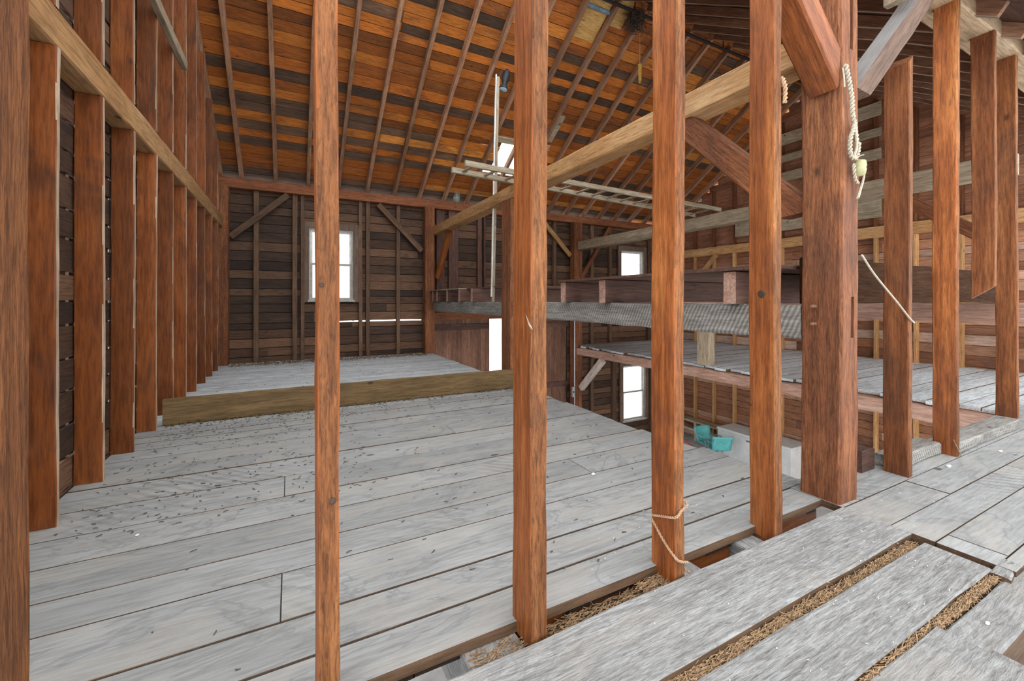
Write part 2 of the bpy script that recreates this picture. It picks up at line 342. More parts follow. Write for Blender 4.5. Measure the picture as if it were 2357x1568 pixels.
def boards(bm, mapf, u0, u1, edges, t0, t1, gap=.006, joints=(), jit=.003, r=R, wav=0.0):
    """rows of boards: mapf(u, v, t) -> xyz ; v rows given by edges; u split at joints"""
    for i in range(len(edges)-1):
        a, b = edges[i], edges[i+1]
        g = gap if not callable(gap) else gap(i)
        uu0 = u0(a, b) if callable(u0) else u0; uu1 = u1(a, b) if callable(u1) else u1
        cuts = [uu0]+sorted(j for (row, j) in joints if row in (i, None) and uu0+.1 < j < uu1-.1)+[uu1]
        for k in range(len(cuts)-1):
            c0 = cuts[k]+(.003 if k else 0); c1 = cuts[k+1]-(.003 if k < len(cuts)-2 else 0)
            dz = r.uniform(-jit, jit); n = max(1, int((c1-c0)/.5)) if wav else 1
            va = []
            for q in range(n+1):
                u = c0+(c1-c0)*q/n
                ea = a+g/2+(r.uniform(0, wav) if wav else 0); eb = b-g/2-(r.uniform(0, wav) if wav else 0)
                va.append([bm.verts.new(mapf(u, v, t+dz)) for (v, t) in ((ea, t0), (eb, t0), (eb, t1), (ea, t1))])
            for q in range(n):
                for s in range(4): bm.faces.new((va[q][s], va[q][(s+1) % 4], va[q+1][(s+1) % 4], va[q+1][s]))
            bm.faces.new(va[0][::-1]); bm.faces.new(va[-1])
def rows(a, b, w, var=.25, r=R):
    out = [a]
    while out[-1] < b-w*.5: out.append(out[-1]+w*r.uniform(1-var, 1+var))
    out[-1] = b; return out

# ---------------------------------------------------------------- key planes
XL, X1, X2, XR = -1.235, 3.206, 7.75, 12.2      # left wall face, bent 1, bent 2, right wall face
YN, YF = 1.46, 10.72                            # near wall face, far wall inner face
SL, ZE, YE, YR = .66, 3.97, 10.8, 6.15          # roof slope, eave height (rafter underside), eave, ridge
def zroof(y): return ZE+SL*(YE-y) if y > YR else ZE+SL*(y-(2*YR-YE))
LOW = -3.3

# ================================================================ SETTING
# ---- loft floor (left bay, wide boards along X)
bm = bmesh.new()
e = [1.565, 1.776, 2.023, 2.387, 2.651, 2.977, 3.316, 3.69, 4.08, 4.385, 4.66, 4.93, 5.16, 5.36, 5.58, 5.775]
ends = {i: 3.24+R.uniform(-.03, .03) for i in range(99)}
for i, v in {0: 3.19, 1: 3.40, 2: 3.36, 3: 3.38, 4: 3.3, 5: 3.27}.items(): ends[i] = v
def u1f(a, b):
    i = min(range(len(e)), key=lambda k: abs(e[k]-a)); return ends[i]
boards(bm, lambda u, v, t: (u, v, t), -1.39, u1f, e, -.045, 0, gap=lambda i: R.choice([.006, .009, .014]), joints=[(6, -.037), (2, -.037), (8, 1.49), (4, 2.1), (11, .4)], jit=.003)
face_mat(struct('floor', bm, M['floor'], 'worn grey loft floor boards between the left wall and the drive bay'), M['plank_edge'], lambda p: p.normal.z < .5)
bm = bmesh.new()
boards(bm, lambda u, v, t: (u, v, t), -1.39, lambda a, b: 3.23+R.uniform(-.02, .02), rows(5.835, 10.8, .2), -.045, 0, gap=.014, jit=.004)
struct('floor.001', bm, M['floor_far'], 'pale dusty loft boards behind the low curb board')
M['grime'] = plain('packed_seam_dirt', (.045, .036, .028), .95, var=.5, scale=50)
bm = bmesh.new()
for q in e[1:]: box(bm, -1.38, 3.18, q-.012, q+.012, -.03, -.005)
box(bm, -.046, -.028, 3.316, 3.69, -.03, -.004); box(bm, -.046, -.028, 2.023, 2.387, -.03, -.004); box(bm, 1.484, 1.496, 4.08, 4.385, -.03, -.004)
struct('floor.007', bm, M['grime'], 'dirt packed in the seams of the loft floor')
bm = bmesh.new()
boards(bm, lambda u, v, t: (v, u, t), 1.60, 10.8, rows(-1.39, 3.17, .25), -.085, -.056, gap=-.004, jit=.003)
struct('floor.006', bm, M['siding'], 'dark boards added beneath the loft planks to darken the gaps')  # extra layer, added so the floor gaps look dark
# ---- right loft floor
bm = bmesh.new()
boards(bm, lambda u, v, t: (u, v, t), lambda a, b: 7.72+R.uniform(0, .16), XR+.1, rows(1.5, 10.8, .27), -.075, -.03, gap=.014, jit=.006)
face_mat(struct('floor.002', bm, M['floor_far'], 'pale grey hay loft floor across the drive bay on the right'), M['plank_edge'], lambda p: abs(p.normal.y) > .5)
# ---- front right floor
bm = bmesh.new()
boards(bm, lambda u, v, t: (u, v, t), 3.195, 9.0, [.70, .765, 1.0, 1.20, 1.445, 1.78], -.045, 0, gap=.007, joints=[(3, 4.08), (2, 5.2), (1, 3.36), (4, 5.15)], jit=.002)
boards(bm, lambda u, v, t: (u, v, t), 3.9, 9.0, [.2, .45, .70], -.045, 0, gap=.007, jit=.002)
face_mat(struct('floor.003', bm, M['floor'], 'grey floor boards to the right of the big timber post'), M['plank_edge'], lambda p: p.normal.z < .5)
# ---- low floor of the drive bay
bm = bmesh.new(); box(bm, -1.4, 12.4, 1.2, 11.1, LOW-.15, LOW)
struct('floor.004', bm, M['floor_low'], 'dusty pale ground floor of the drive bay below')
# ---- lower boards seen through the gaps beside the front planks
bm = bmesh.new()
boards(bm, lambda u, v, t: (u, v, t), -1.2, 4.2, [-.2, .1, .36, .62, .9, 1.16, 1.4, 1.66], -.47, -.43, gap=.01)
struct('floor.005', bm, M['floor'], 'lower grey boards seen through the gaps in the front floor')

# ---- left wall (horizontal boards with slits of daylight)
def rake_lo(a, b): return 1.3
bm = bmesh.new()
ed = rows(-.2, 7.1, .205, .2, random.Random(5))
rr = random.Random(8)
def gapL(i): return rr.choice([.004, .008, .012, .018, .026])
def yhi(a, b):
    zt = b
    return 10.95 if zt < ZE+.1 else max(YR+.05, YE-(zt-ZE-.1)/SL)
def ylo(a, b):
    zt = b
    return 1.45 if zt < ZE+.1 else min(YR-.05, (2*YR-YE)+(zt-ZE-.1)/SL)
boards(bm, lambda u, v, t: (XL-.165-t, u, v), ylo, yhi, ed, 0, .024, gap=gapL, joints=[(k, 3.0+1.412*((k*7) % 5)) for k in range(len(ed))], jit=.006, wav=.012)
boards(bm, lambda u, v, t: (XL-.205-t, v, u), -.2, lambda a, b: zroof((a+b)/2)+.1, rows(1.4, 10.95, .19, .25, random.Random(14)), 0, .02, gap=lambda i: rr.choice([-.004, .03, .08, .016, .12]), jit=.004, wav=.008)  # outer layer added so its gaps break daylight into irregular glints
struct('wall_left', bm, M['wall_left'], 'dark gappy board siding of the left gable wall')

# ---- far wall with openings
WINS = [(.375, 1.34, 1.37, 3.02), (9.72, 10.72, 1.30, 3.02), (9.80, 10.80, -2.66, -.83)]
DOOR = (3.36, 7.62, LOW, .84)
def far_boards():
    bm = bmesh.new(); r = random.Random(3)
    e = rows(LOW, ZE-.02, .19, .18, r)
    k = min(range(len(e)), key=lambda q: abs(e[q]-.845)); e[k] = .845; slit = k
    for i in range(len(e)-1):
        a, b = e[i], e[i+1]; mid = (a+b)/2
        segs = [(XL-.15, XR+.15)]
        for (x0, x1, z0, z1) in WINS+[DOOR]:
            if z0-.07 < mid < z1+.07:
                ns = []
                for (s0, s1) in segs:
                    if x1 <= s0 or x0 >= s1: ns.append((s0, s1)); continue
                    if x0 > s0: ns.append((s0, x0))
                    if x1 < s1: ns.append((x1, s1))
                segs = ns
        for (s0, s1) in segs:
            js = sorted(R.uniform(s0+.4, s1-.4) for _ in range(int((s1-s0)/4.5))) if s1-s0 > 4.5 else []
            cuts = [s0]+js+[s1]
            for q in range(len(cuts)-1):
                g = .004
                lo = a+g; hi = b-g
                if i == slit and .95 < (cuts[q]+cuts[q+1])/2 < 3.2 : pass
                dz = R.uniform(-.005, .005)
                n = max(1, int((cuts[q+1]-cuts[q])/.4)); va = []
                for w in range(n+1):
                    u = cuts[q]+(cuts[q+1]-cuts[q])*w/n
                    ll = lo+R.uniform(0, .010)+(.019 if (i == slit and .95 < u < 3.0) else 0); hh = hi-R.uniform(0, .006)
                    va.append([bm.verts.new((u, 10.85+dz+t, v)) for (v, t) in ((ll, 0), (hh, 0), (hh, .024), (ll, .024))])
                for w in range(n):
                    for s in range(4): bm.faces.new((va[w][s], va[w][(s+1) % 4], va[w+1][(s+1) % 4], va[w+1][s]))
                bm.faces.new(va[0][::-1]); bm.faces.new(va[-1])
    return bm
def far_outer():
    bm = bmesh.new(); r = random.Random(13)
    xs = sorted(rows(XL-.15, XR+.15, .25, .1, r)+[q for w in WINS for q in (w[0]-.03, w[1]+.03)])
    for i in range(len(xs)-1):
        a, b = xs[i]-.003, xs[i+1]+.003; m = (a+b)/2; segs = [(LOW, ZE-.02)]
        cutz = [(z0-.05, z1+.05) for (x0, x1, z0, z1) in WINS if x0-.04 < m < x1+.04]
        if DOOR[0] < m < DOOR[1]: cutz.append((LOW-1, DOOR[3]))
        if .95 < m < 3.0: cutz.append((.835, .866+r.uniform(-.006, .004)))
        for (c0, c1) in cutz:
            ns = []
            for (s0, s1) in segs:
                if c1 <= s0 or c0 >= s1: ns.append((s0, s1)); continue
                if c0 > s0: ns.append((s0, c0))
                if c1 < s1: ns.append((c1, s1))
            segs = ns
        d = r.uniform(0, .006)
        for (s0, s1) in segs: box(bm, a, b, 10.882+d, 10.90+d, s0, s1)
    return bm
struct('wall_far.001', far_outer(), M['siding'], 'dark outer layer added behind the far wall boards to darken gaps')  # backing layer added so gaps between inner boards read as dark lines
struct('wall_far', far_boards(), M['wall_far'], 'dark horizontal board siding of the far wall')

# ---- right wall: lower and upper siding
bm = bmesh.new()
boards(bm, lambda u, v, t: (XR+.14+t, u, v), 1.45, 10.95, rows(LOW, 3.15, .19, .2, random.Random(21)), 0, .024, gap=lambda i: rr.choice([.003, .006, .010]), joints=[(k, 2.9+1.9*((k*3) % 4)) for k in range(40)], jit=.006, wav=.006)
boards(bm, lambda u, v, t: (XR+.185+t, v, u), LOW, lambda a, b: zroof((a+b)/2)+.1, rows(1.45, 10.95, .2, .2, random.Random(31)), 0, .02, gap=lambda i: rr.choice([-.004]*9+[.012]), jit=.004)
struct('wall_right', bm, M['wall_right'], 'rough horizontal board siding of the right gable wall')
bm = bmesh.new()
boards(bm, lambda u, v, t: (XR+.14+t, u, v), ylo, yhi, rows(3.15, 7.1, .2, .15, random.Random(22)), 0, .024, gap=.005, jit=.005)
for v in bm.verts:
    if v.co.z > ZE+.3: v.co.y = v.co.y+.22 if v.co.y > YR else v.co.y-.22
struct('wall_right.001', bm, M['wall_gable'], 'dark board siding in the peak of the right gable')

# ---- roof sheathing
def roofpt(u, v, t, near=False):
    # v measured along Y from the eave to the ridge, t thickness along the roof normal
    nz = 1/math.sqrt(1+SL*SL); ny = SL*nz
    y = YE+.15-v; z = ZE+SL*(YE-y)+.155
    y += t*ny; z += t*nz
    return (u, 2*YR-y if near else y, z)
bm = bmesh.new(); e = rows(-.25, YE+.15-YR, .165, .2, random.Random(2)); rr = random.Random(4)
DARKROW = (6, 8, 14)
HX0, HX1, HY0, HY1 = 4.45, 5.62, 9.22, 10.02
for i in range(len(e)-1):
    a, b = e[i], e[i+1]; y = YE+.15-(a+b)/2
    cuts = [-1.5]
    while cuts[-1] < 12.5: cuts.append(cuts[-1]+.65*rr.choice([5, 6, 7, 8, 9])*1.0)
    cuts[-1] = 12.5
    for q in range(len(cuts)-1):
        segs = [(cuts[q], cuts[q+1])]
        if HY0 < y < HY1:
            jag0 = HX0+rr.uniform(-.1, .12); jag1 = HX1+rr.uniform(-.15, .15); ns = []
            for (s0, s1) in segs:
                if s1 <= jag0 or s0 >= jag1: ns.append((s0, s1))
                else:
                    if s0 < jag0: ns.append((s0, jag0))
                    if s1 > jag1: ns.append((jag1, s1))
            segs = ns
        g = rr.choice([.006, .008, .010, .012]); 
        for (s0, s1) in segs:
            dz = rr.uniform(-.004, .004)
            lo = a+g/2; hi = b-g/2
            vv = [bm.verts.new(roofpt(u, v, t+dz)) for u in (s0+.002, s1-.002) for (v, t) in ((lo, 0), (hi, 0), (hi, .022), (lo, .022))]
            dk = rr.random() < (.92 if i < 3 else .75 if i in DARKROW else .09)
            for f in ((0, 1, 2, 3), (7, 6, 5, 4), (0, 4, 5, 1), (1, 5, 6, 2), (2, 6, 7, 3), (3, 7, 4, 0)): bm.faces.new([vv[k] for k in f]).material_index = int(dk)
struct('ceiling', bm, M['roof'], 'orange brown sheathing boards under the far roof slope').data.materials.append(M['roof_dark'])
bm = bmesh.new(); rr = random.Random(41); e = rows(-.3, YE+.17-YR, .31, .1, rr)
for i in range(len(e)-1):
    y = YE+.15-(e[i]+e[i+1])/2; u = -1.55
    while u < 12.5:
        w = rr.uniform(.25, .6); 
        if not (HY0-.05 < y < HY1+.1 and HX0-.25 < u+w/2 < HX1+.2):
            g = .012 if rr.random() < .03 else -.004
            vv = [bm.verts.new(roofpt(uu, v, t+rr.uniform(0, .004))) for uu in (u, u+w+.003) for (v, t) in ((e[i]+g/2, .032), (e[i+1]-g/2, .032), (e[i+1]-g/2, .046), (e[i]+g/2, .046))]
            for f in ((0, 1, 2, 3), (7, 6, 5, 4), (0, 4, 5, 1), (1, 5, 6, 2), (2, 6, 7, 3), (3, 7, 4, 0)): bm.faces.new([vv[k] for k in f])
        u += w
struct('ceiling.002', bm, M['siding'], 'dark shingle layer added to darken gaps between the sheathing boards')  # layer added above the sheathing to turn its gaps into dark lines
bm = bmesh.new()
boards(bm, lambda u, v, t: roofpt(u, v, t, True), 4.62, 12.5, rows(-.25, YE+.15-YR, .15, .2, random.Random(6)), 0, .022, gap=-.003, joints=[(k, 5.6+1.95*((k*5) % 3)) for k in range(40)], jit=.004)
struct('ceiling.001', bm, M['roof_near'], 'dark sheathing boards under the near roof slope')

# ---- windows
def window(n, x0, x1, z0, z1, y, cat_label, two=True):
    w = empty('window_%d' % n, (x0, y, z0)); w['kind'] = 'structure'; w['label'] = cat_label
    def part(name, boxes, m, par=w):
        bm = bmesh.new()
        for b in boxes: box(bm, *b)
        return link(name, bm, m, par)
    part('trim', [(x0-.13, x0, y-.05, y+.0, z0-.06, z1+.14), (x1, x1+.13, y-.05, y, z0-.06, z1+.14), (x0, x1, y-.05, y, z1, z1+.14)], M['trim'])
    part('sill', [(x0-.02, x1+.02, y-.08, y+.10, z0-.05, z0)], M['sash'])
    part('jamb', [(x0, x0+.03, y, y+.12, z0, z1), (x1-.03, x1, y, y+.12, z0, z1), (x0+.03, x1-.03, y, y+.12, z1-.03, z1)], M['sash'])
    zm = (z0+z1)/2
    def sash(name, a0, a1, b0, b1, yy, m):
        s = part(name, [(a0, a0+.05, yy, yy+.035, b0, b1), (a1-.05, a1, yy, yy+.035, b0, b1), (a0+.05, a1-.05, yy, yy+.035, b1-.05, b1), (a0+.05, a1-.05, yy, yy+.035, b0, b0+.05)], m)
        bm = bmesh.new(); box(bm, a0+.05, a1-.05, yy+.014, yy+.019, b0+.05, b1-.05); link('pane', bm, M['glass'], s)
    sash('upper_sash', x0+.03, x1-.03, zm-.02, z1-.03, y+.07, M['sash_white'])
    sash('lower_sash', x0+.03, x1-.03, z0, zm+.03, y+.02, M['sash'])
    return w
window(1, *WINS[0], 10.80, 'double hung window in the left bay of the far wall')
window(2, *WINS[1], 10.80, 'upper window in the right bay of the far wall')
window(3, *WINS[2], 10.80, 'lower window under the right hay loft in the far wall')

# ---- sliding barn doors in the drive bay (left leaf stands ajar)
def door(n, x0, x1, label):
    bm = bmesh.new()
    boards(bm, lambda u, v, t: (v, 10.90+t, u), LOW+.02, DOOR[3]+.05, rows(x0, x1, .155, .2), 0, .026, gap=.004, jit=.003)
    d = struct('door_%d' % n, bm, M['door'], label)
    bm = bmesh.new(); 
    for z in (LOW+.5, -1.3, .55): box(bm, x0+.02, x1-.02, 10.868, 10.9, z, z+.16)
    link('rail', bm, M['joist'], d)
door(1, 3.28, 4.985, 'left leaf of the big plank door standing ajar in the far wall')
door(2, 5.42, 7.72, 'right leaf of the big plank door in the far wall')
bm = bmesh.new(); box(bm, 3.30, 7.62, 10.74, 10.86, .84, 1.04); struct('trim_1', bm, M['plate'], 'header board over the big plank doors')

# ================================================================ TIMBER FRAME
# ---- near wall (stripped partition) studs
ps = [
 (-.53, None, 'rough brown stud cut off by the left edge of the picture', 'stud_edge'),
 (.071, .136, 'tall narrow front stud standing left of centre with a small knot', 'stud_red'),
 (.850, .925, 'front stud near the centre with a torn splinter at mid height', 'stud_red'),
 (1.660, 1.725, 'front stud with twine tied round its foot', 'stud_red'),
 (2.468, 2.535, 'orange front stud with one big dark knot, left of the big post', 'stud_red'),
 (4.165, 4.235, 'brown front stud directly right of the big post, under the grey brace', 'stud_brown'),
 (5.085, 5.145, 'red front stud, second to the right of the big post', 'stud_red'),
 (5.975, 6.035, 'short hanging front stud sawn off at a slant above the floor', 'stud_brown'),
 (6.775, 6.84, 'brown front stud at the right edge of the picture', 'stud_brown')]
g = 'studs of the stripped near wall'
zp = 3.95
edge_mat(vpost('wall_stud', -.688, -.618, 1.46, 1.612, -.045, zp, M[ps[0][3]], ps[0][2], 'stud', g, jit=.003), M['stud_edge'])
for k, (x0, x1, lab, mt) in enumerate(ps):
    if k == 0: continue
    y1 = 1.612
    if k == 5:
        edge_mat(vpost('wall_stud', x0, x1, 1.455, y1, 0, 3.20, M[mt], lab, 'stud', g, jit=.003, cut1=lambda y, z: z*1.0), M['stud_edge'])
        vpost('wall_stud', x0, x1, 1.455, y1, 3.68, zp, M['tie_grey'], 'short grey stud stub above the right knee brace', 'stud', g, jit=.003)
    elif k == 7:
        edge_mat(vpost('wall_stud', x0, x1, 1.45, y1, 1.43, zp, M[mt], lab, 'stud', g, jit=.003, cut0=lambda y, z: y*.75), M['stud_edge'])
    else:
        z0 = -.045 if k < 5 else (.105 if k == 8 else 0)
        edge_mat(vpost('wall_stud', x0, x1, 1.455 if k < 8 else 1.49, y1 if k < 8 else 1.645, z0, zp if k != 4 else 3.40, M[mt], lab, 'stud', g, jit=.003), M['stud_edge'])
def knot(host, p, n, r, sx=1.0):
    bm = bmesh.new(); q = Vector((0, 0, 1)).rotation_difference(Vector(n)).to_matrix().to_4x4()
    lathe(bm, [(r*1.0, -.006), (r*.95, .005), (r*.6, .007), (r*.25, .0055), (.001, .006)], 18, Matrix.Translation(p) @ q @ Matrix.Diagonal((sx, 1, 1, 1)))
    for v in bm.verts: v.co += Vector(tuple(noise.noise_vector(v.co*55)[i]*r*.35*(1-abs(n[i])) for i in range(3)))
    return link('knot', bm, M['knot'], host, smooth=True)
NS = {o['label']: o for o in C.objects if o.get('category') == 'stud'}
for lab, o in list(NS.items()):
    if 'big dark knot' in lab: knot(o, (2.467, 1.532, 1.388), (-1, 0, 0), .024); knot(o, (2.469, 1.60, .72), (-1, 0, 0), .009)
    if 'small knot' in lab: knot(o, (.120, 1.456, .715), (0, -1, 0), .010); knot(o, (.085, 1.456, 1.40), (0, -1, 0), .007)
    if 'splinter' in lab:
        bm = bmesh.new(); vs = [bm.verts.new(q) for q in ((.846, 1.50, 1.30), (.840, 1.465, 1.255), (.853, 1.452, 1.235), (.853, 1.47, 1.23), (.853, 1.50, 1.27))]
        for f in ((0, 1, 2), (0, 2, 3), (0, 3, 4), (0, 4, 1), (1, 4, 3), (1, 3, 2)): bm.faces.new([vs[i] for i in f])
        link('splinter', bm, M['pale_edge'], o)
# ---- big post with pegs and mortises
def cut_boxes(o, boxes):
    bm = bmesh.new()
    for b in boxes: box(bm, *b)
    c = link('cutter', bm, M['hole'])
    md = o.modifiers.new('cut', 'BOOLEAN'); md.object = c; md.operation = 'DIFFERENCE'; md.solver = 'EXACT'
    bpy.context.view_layer.update()
    me = bpy.data.meshes.new_from_object(o.evaluated_get(bpy.context.evaluated_depsgraph_get()))
    o.modifiers.clear(); o.data = me; bpy.data.objects.remove(c)
bp = vpost('timber_post', X1, 3.43, 1.465, 1.715, -.045, zp, M['post'], 'massive hewn corner post with rope hanging on it', 'post', 'main posts of the barn frame', jit=.004, ch=.012)
cut_boxes(bp, [(3.325, 3.365, 1.40, 1.53, 1.10, 1.375), (3.325, 3.365, 1.40, 1.53, 3.04, 3.40)])
for z in (1.31, 1.19):
    bm = bmesh.new(); lathe(bm, [(.012, 0), (.012, .05), (.009, .058)], 10, Matrix.Translation((X1+.01, 1.62, z)) @ Matrix.Rotation(-math.pi/2, 4, 'Y')); link('peg', bm, M['peg'], bp)
# ---- near plate and its braces
xbeam('wall_plate', -1.4, 12.3, 1.455, 1.73, zp, 4.23, M['plate_near'], 'wall plate beam lying along the tops of the near studs', 'beam', None, jit=.004, ch=.012)
stick('knee_brace', (3.19, 1.56, 2.88), (2.13, 1.56, 3.94), .19, .2, M['stud_red'], 'orange knee brace from the left of the big post up to the plate', 'brace', 'knee braces of the near wall', ch=.012, cut0=lambda y, z: z*.9, jit=.003)
stick('knee_brace', (3.50, 1.535, 2.785), (4.62, 1.535, 3.875), .16, .15, M['brace_dusty'], 'grey knee brace from the right of the big post up to the plate', 'brace', 'knee braces of the near wall', ch=.012, cut0=lambda y, z: -z*.9, jit=.003)
# ---- sills at the right
xbeam('sill_timber', 5.16, 6.76, 1.47, 1.64, .002, .10, M['grey_beam'], 'long grey sill timber on the floor at the right', 'sill', None, jit=.004, ch=.012)
xbeam('sill_timber', 4.26, 5.06, 1.55, 1.72, .002, .10, M['grey_beam'], 'short grey sill timber between the two studs right of the big post', 'sill', None, jit=.004, ch=.012)
xbeam('joist_stub', 3.95, 4.14, 1.66, 1.78, .002, .17, M['joist'], 'dark timber stub on the floor behind the brown stud right of the big post', 'timber', None)

# ---- bent 1
ybeam('girder', 3.225, 3.43, 1.72, 6.12, 1.08, 1.325, M['grey_beam'], 'weathered grey girder from the big post across the open bay', 'beam', 'grey girders of the scaffold', jit=.005, ch=.014)
ybeam('girder', 3.225, 3.43, 6.50, 10.49, 1.08, 1.32, M['grey_beam'], 'far grey girder length carrying the small joists', 'beam', 'grey girders of the scaffold', jit=.005, ch=.014)
vpost('timber_post', 3.19, 3.43, 6.14, 6.48, 0.0, 3.02, M['post'], 'middle post of the frame half hidden behind the central stud', 'post', 'main posts of the barn frame', jit=.003, ch=.012)
vpost('timber_post', 3.02, 3.27, 10.50, 10.735, LOW, 3.73, M['post'], 'far wall post at the left side of the big plank doors', 'post', 'main posts of the barn frame', jit=.003, ch=.012)
ybeam('tie_beam', 3.21, 3.45, 1.73, 10.49, 3.03, 3.245, M['tie'], 'long pale tie beam running from the big post to the far wall', 'beam', 'tie beams', jit=.004, ch=.012)
stick('knee_brace', (3.32, 1.76, 1.98), (3.32, 2.78, 3.0), .16, .2, M['post'], 'stout brace from the big post up to the pale tie beam', 'brace', 'knee braces under the tie beams', ch=.01, jit=.003, cut0=lambda y, z: -z*.9, cut1=lambda y, z: z*.9)
stick('knee_brace', (3.33, 10.46, 1.95), (3.33, 9.55, 2.98), .12, .13, M['stud_red'], 'slim brace from the far post up to the pale tie beam', 'brace', 'knee braces under the tie beams', jit=.003)

# ---- bent 2
ybeam('girder', X2, 7.95, 1.6, 10.49, 1.07, 1.325, M['girder'], 'brown girder across the right side of the open bay', 'beam', None, jit=.004)
vpost('timber_post', 7.63, 7.93, 10.50, 10.735, LOW, 3.73, M['post'], 'far wall post at the right side of the big plank doors', 'post', 'main posts of the barn frame', jit=.003, ch=.012)
vpost('timber_post', 7.76, 7.96, 5.95, 6.25, -.02, 1.065, M['tie_grey'], 'short post standing on the edge of the right hay loft', 'post', 'main posts of the barn frame', jit=.003, ch=.012)
ybeam('tie_beam', 7.75, 7.97, 1.73, 10.49, 2.89, 3.15, M['tie_grey'], 'brownish grey tie beam beyond the open bay', 'beam', 'tie beams', jit=.004, ch=.012)
ybeam('girder', 7.70, 7.95, 1.5, 10.49, -.30, -.085, M['girder'], 'pinkish girder along the edge of the right hay loft', 'beam', None, jit=.006, ch=.014)
stick('knee_brace', (7.85, 10.45, -1.32), (7.85, 9.45, -.34), .14, .17, M['whitewash'], 'whitewashed brace under the corner of the right hay loft', 'brace', 'knee braces under the tie beams')
stick('knee_brace', (7.84, 1.9, 2.1), (7.84, 2.9, 2.88), .14, .16, M['post'], 'brace under the near end of the grey tie beam', 'brace', 'knee braces under the tie beams')

# ---- far plate and far wall framing
xbeam('wall_plate', -1.39, 12.3, 10.62, 10.84, 3.74, 3.95, M['plate'], 'reddish wall plate beam along the top of the far wall', 'beam', None, jit=.003, ch=.01)
vpost('corner_post', -1.39, -1.14, 10.50, 10.74, 0, 3.74, M['post'], 'corner post where the left wall meets the far wall', 'post', 'main posts of the barn frame', jit=.003)
fs = [(-.66, .10, 0, 3.735, 'thin dark stud between the far left corner and the window'), (.09, .10, 0, 3.735, 'outer stud of the pair left of the far window'),
      (.245, .08, 0, 3.735, 'inner stud of the pair left of the far window'), (1.50, .08, 0, 3.735, 'inner stud of the pair right of the far window'),
      (1.67, .09, 0, 3.735, 'outer stud of the pair right of the far window'), (2.40, .09, 0, 3.735, 'thin stud between the far window and the door post'),
      (3.50, .22, 1.05, 3.735, 'broad brown board over the left part of the plank doors'), (3.86, .27, 1.05, 3.735, 'second broad brown board over the plank doors'),
      (4.62, .12, 1.05, 3.735, 'reddish stud over the middle of the plank doors'), (4.77, .06, 1.05, 3.735, 'narrow stud beside the reddish stud over the doors'),
      (7.08, .10, 1.05, 3.735, 'dark stud over the right end of the plank doors'),
      (8.50, .12, 0, 3.735, 'upper stud right of the far right post'), (9.25, .10, 0, 3.735, 'upper stud at the left of the upper right window trim'),
      (10.95, .10, 0, 3.735, 'upper stud at the right of the upper right window'), (11.5, .10, 0, 3.735, 'upper stud near the far right corner'),
      (8.50, .12, LOW, -.30, 'lower stud right of the far right post below the loft'), (9.42, .16, LOW, -.30, 'broad lower stud at the left of the lower window'),
      (11.05, .12, LOW, -.30, 'lower stud at the right of the lower window')]
for (x, w, z0, z1, lab) in fs:
    vpost('wall_stud', x-w/2, x+w/2, 10.735, 10.845, z0, z1, M['dark_stud'] if x < 3 or x > 7 else M['joist'], lab, 'stud', 'studs of the far wall')
def fbrace(p0, p1, lab, m='dark_stud'):
    stick('wall_brace', (p0[0], 10.68, p0[1]), (p1[0], 10.68, p1[1]), .07, .13, M[m], lab, 'brace', 'diagonal braces of the far wall')
fbrace((-1.12, 2.70), (-.05, 3.70), 'diagonal brace in the far left corner')
fbrace((2.98, 2.62), (1.90, 3.70), 'diagonal brace left of the far door post')
fbrace((7.60, 2.72), (6.62, 3.70), 'diagonal brace left of the far right post', 'tie')
fbrace((7.98, 2.0), (9.15, 3.70), 'long diagonal brace right of the far right post', 'post')
fbrace((7.98, -1.45), (8.9, -.45), 'diagonal brace under the right loft beside the lower window', 'post')

# ---- left wall framing
ybeam('tie_beam', -1.40, XL, 1.74, 10.49, 2.87, 3.105, M['tie'], 'pale tie beam running along the left wall', 'beam', 'tie beams', jit=.003, ch=.01)
YS = [2.81+.706*k for k in range(11)]
for k, y in enumerate(YS):
    d = 'nearest' if k == 0 else ORD[k]+' from the front'
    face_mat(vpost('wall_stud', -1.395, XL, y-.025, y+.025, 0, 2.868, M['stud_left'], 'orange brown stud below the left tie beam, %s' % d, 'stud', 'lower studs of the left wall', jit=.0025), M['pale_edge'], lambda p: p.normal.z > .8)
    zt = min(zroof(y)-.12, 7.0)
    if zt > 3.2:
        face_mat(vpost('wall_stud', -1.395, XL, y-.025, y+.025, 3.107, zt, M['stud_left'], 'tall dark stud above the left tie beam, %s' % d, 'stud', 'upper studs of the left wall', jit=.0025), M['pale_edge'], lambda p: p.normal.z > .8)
ybeam('hanging_board', -1.232, -1.17, 3.6, 6.75, 4.30, 4.42, M['tie_grey'], 'pale board end nailed across the upper left studs', 'board')
stick('rake_rafter', (-1.32, 10.95, zroof(10.95)+.06), (-1.32, 6.2, zroof(6.2)+.06), .09, .12, M['rafter'], 'end rafter along the top of the left gable', 'rafter')

# ---- rafters
nz = 1/math.sqrt(1+SL*SL)
for k in range(21):
    x = -.94+.65*k
    if x > 12.1: break
    stick('rafter', (x, 10.95, zroof(10.95)+.075), (x, YR+.045, zroof(YR+.045)+.075), .072, .135, M['rafter'], 'sloping rafter under the far roof, %s from the left' % ORD[k], 'rafter', 'rafters of the far roof slope', up=(0, 0, 1), ch=.004, jit=.003)
k = 0; x = 4.91
while x < 12.1:
    face_mat(stick('rafter', (x, 1.30, zroof(1.30)+.075), (x, YR-.045, zroof(YR-.045)+.075), .058, .125, M['rafter_near'], 'sloping rafter under the near roof, %s from the left' % ORD[k], 'rafter', 'rafters of the near roof slope', ch=.004, jit=.003), M['pale_edge'], lambda p: p.normal.z < -.8)  # bright lower edges put into the colour, light from below is weak
    k += 1; x += .65

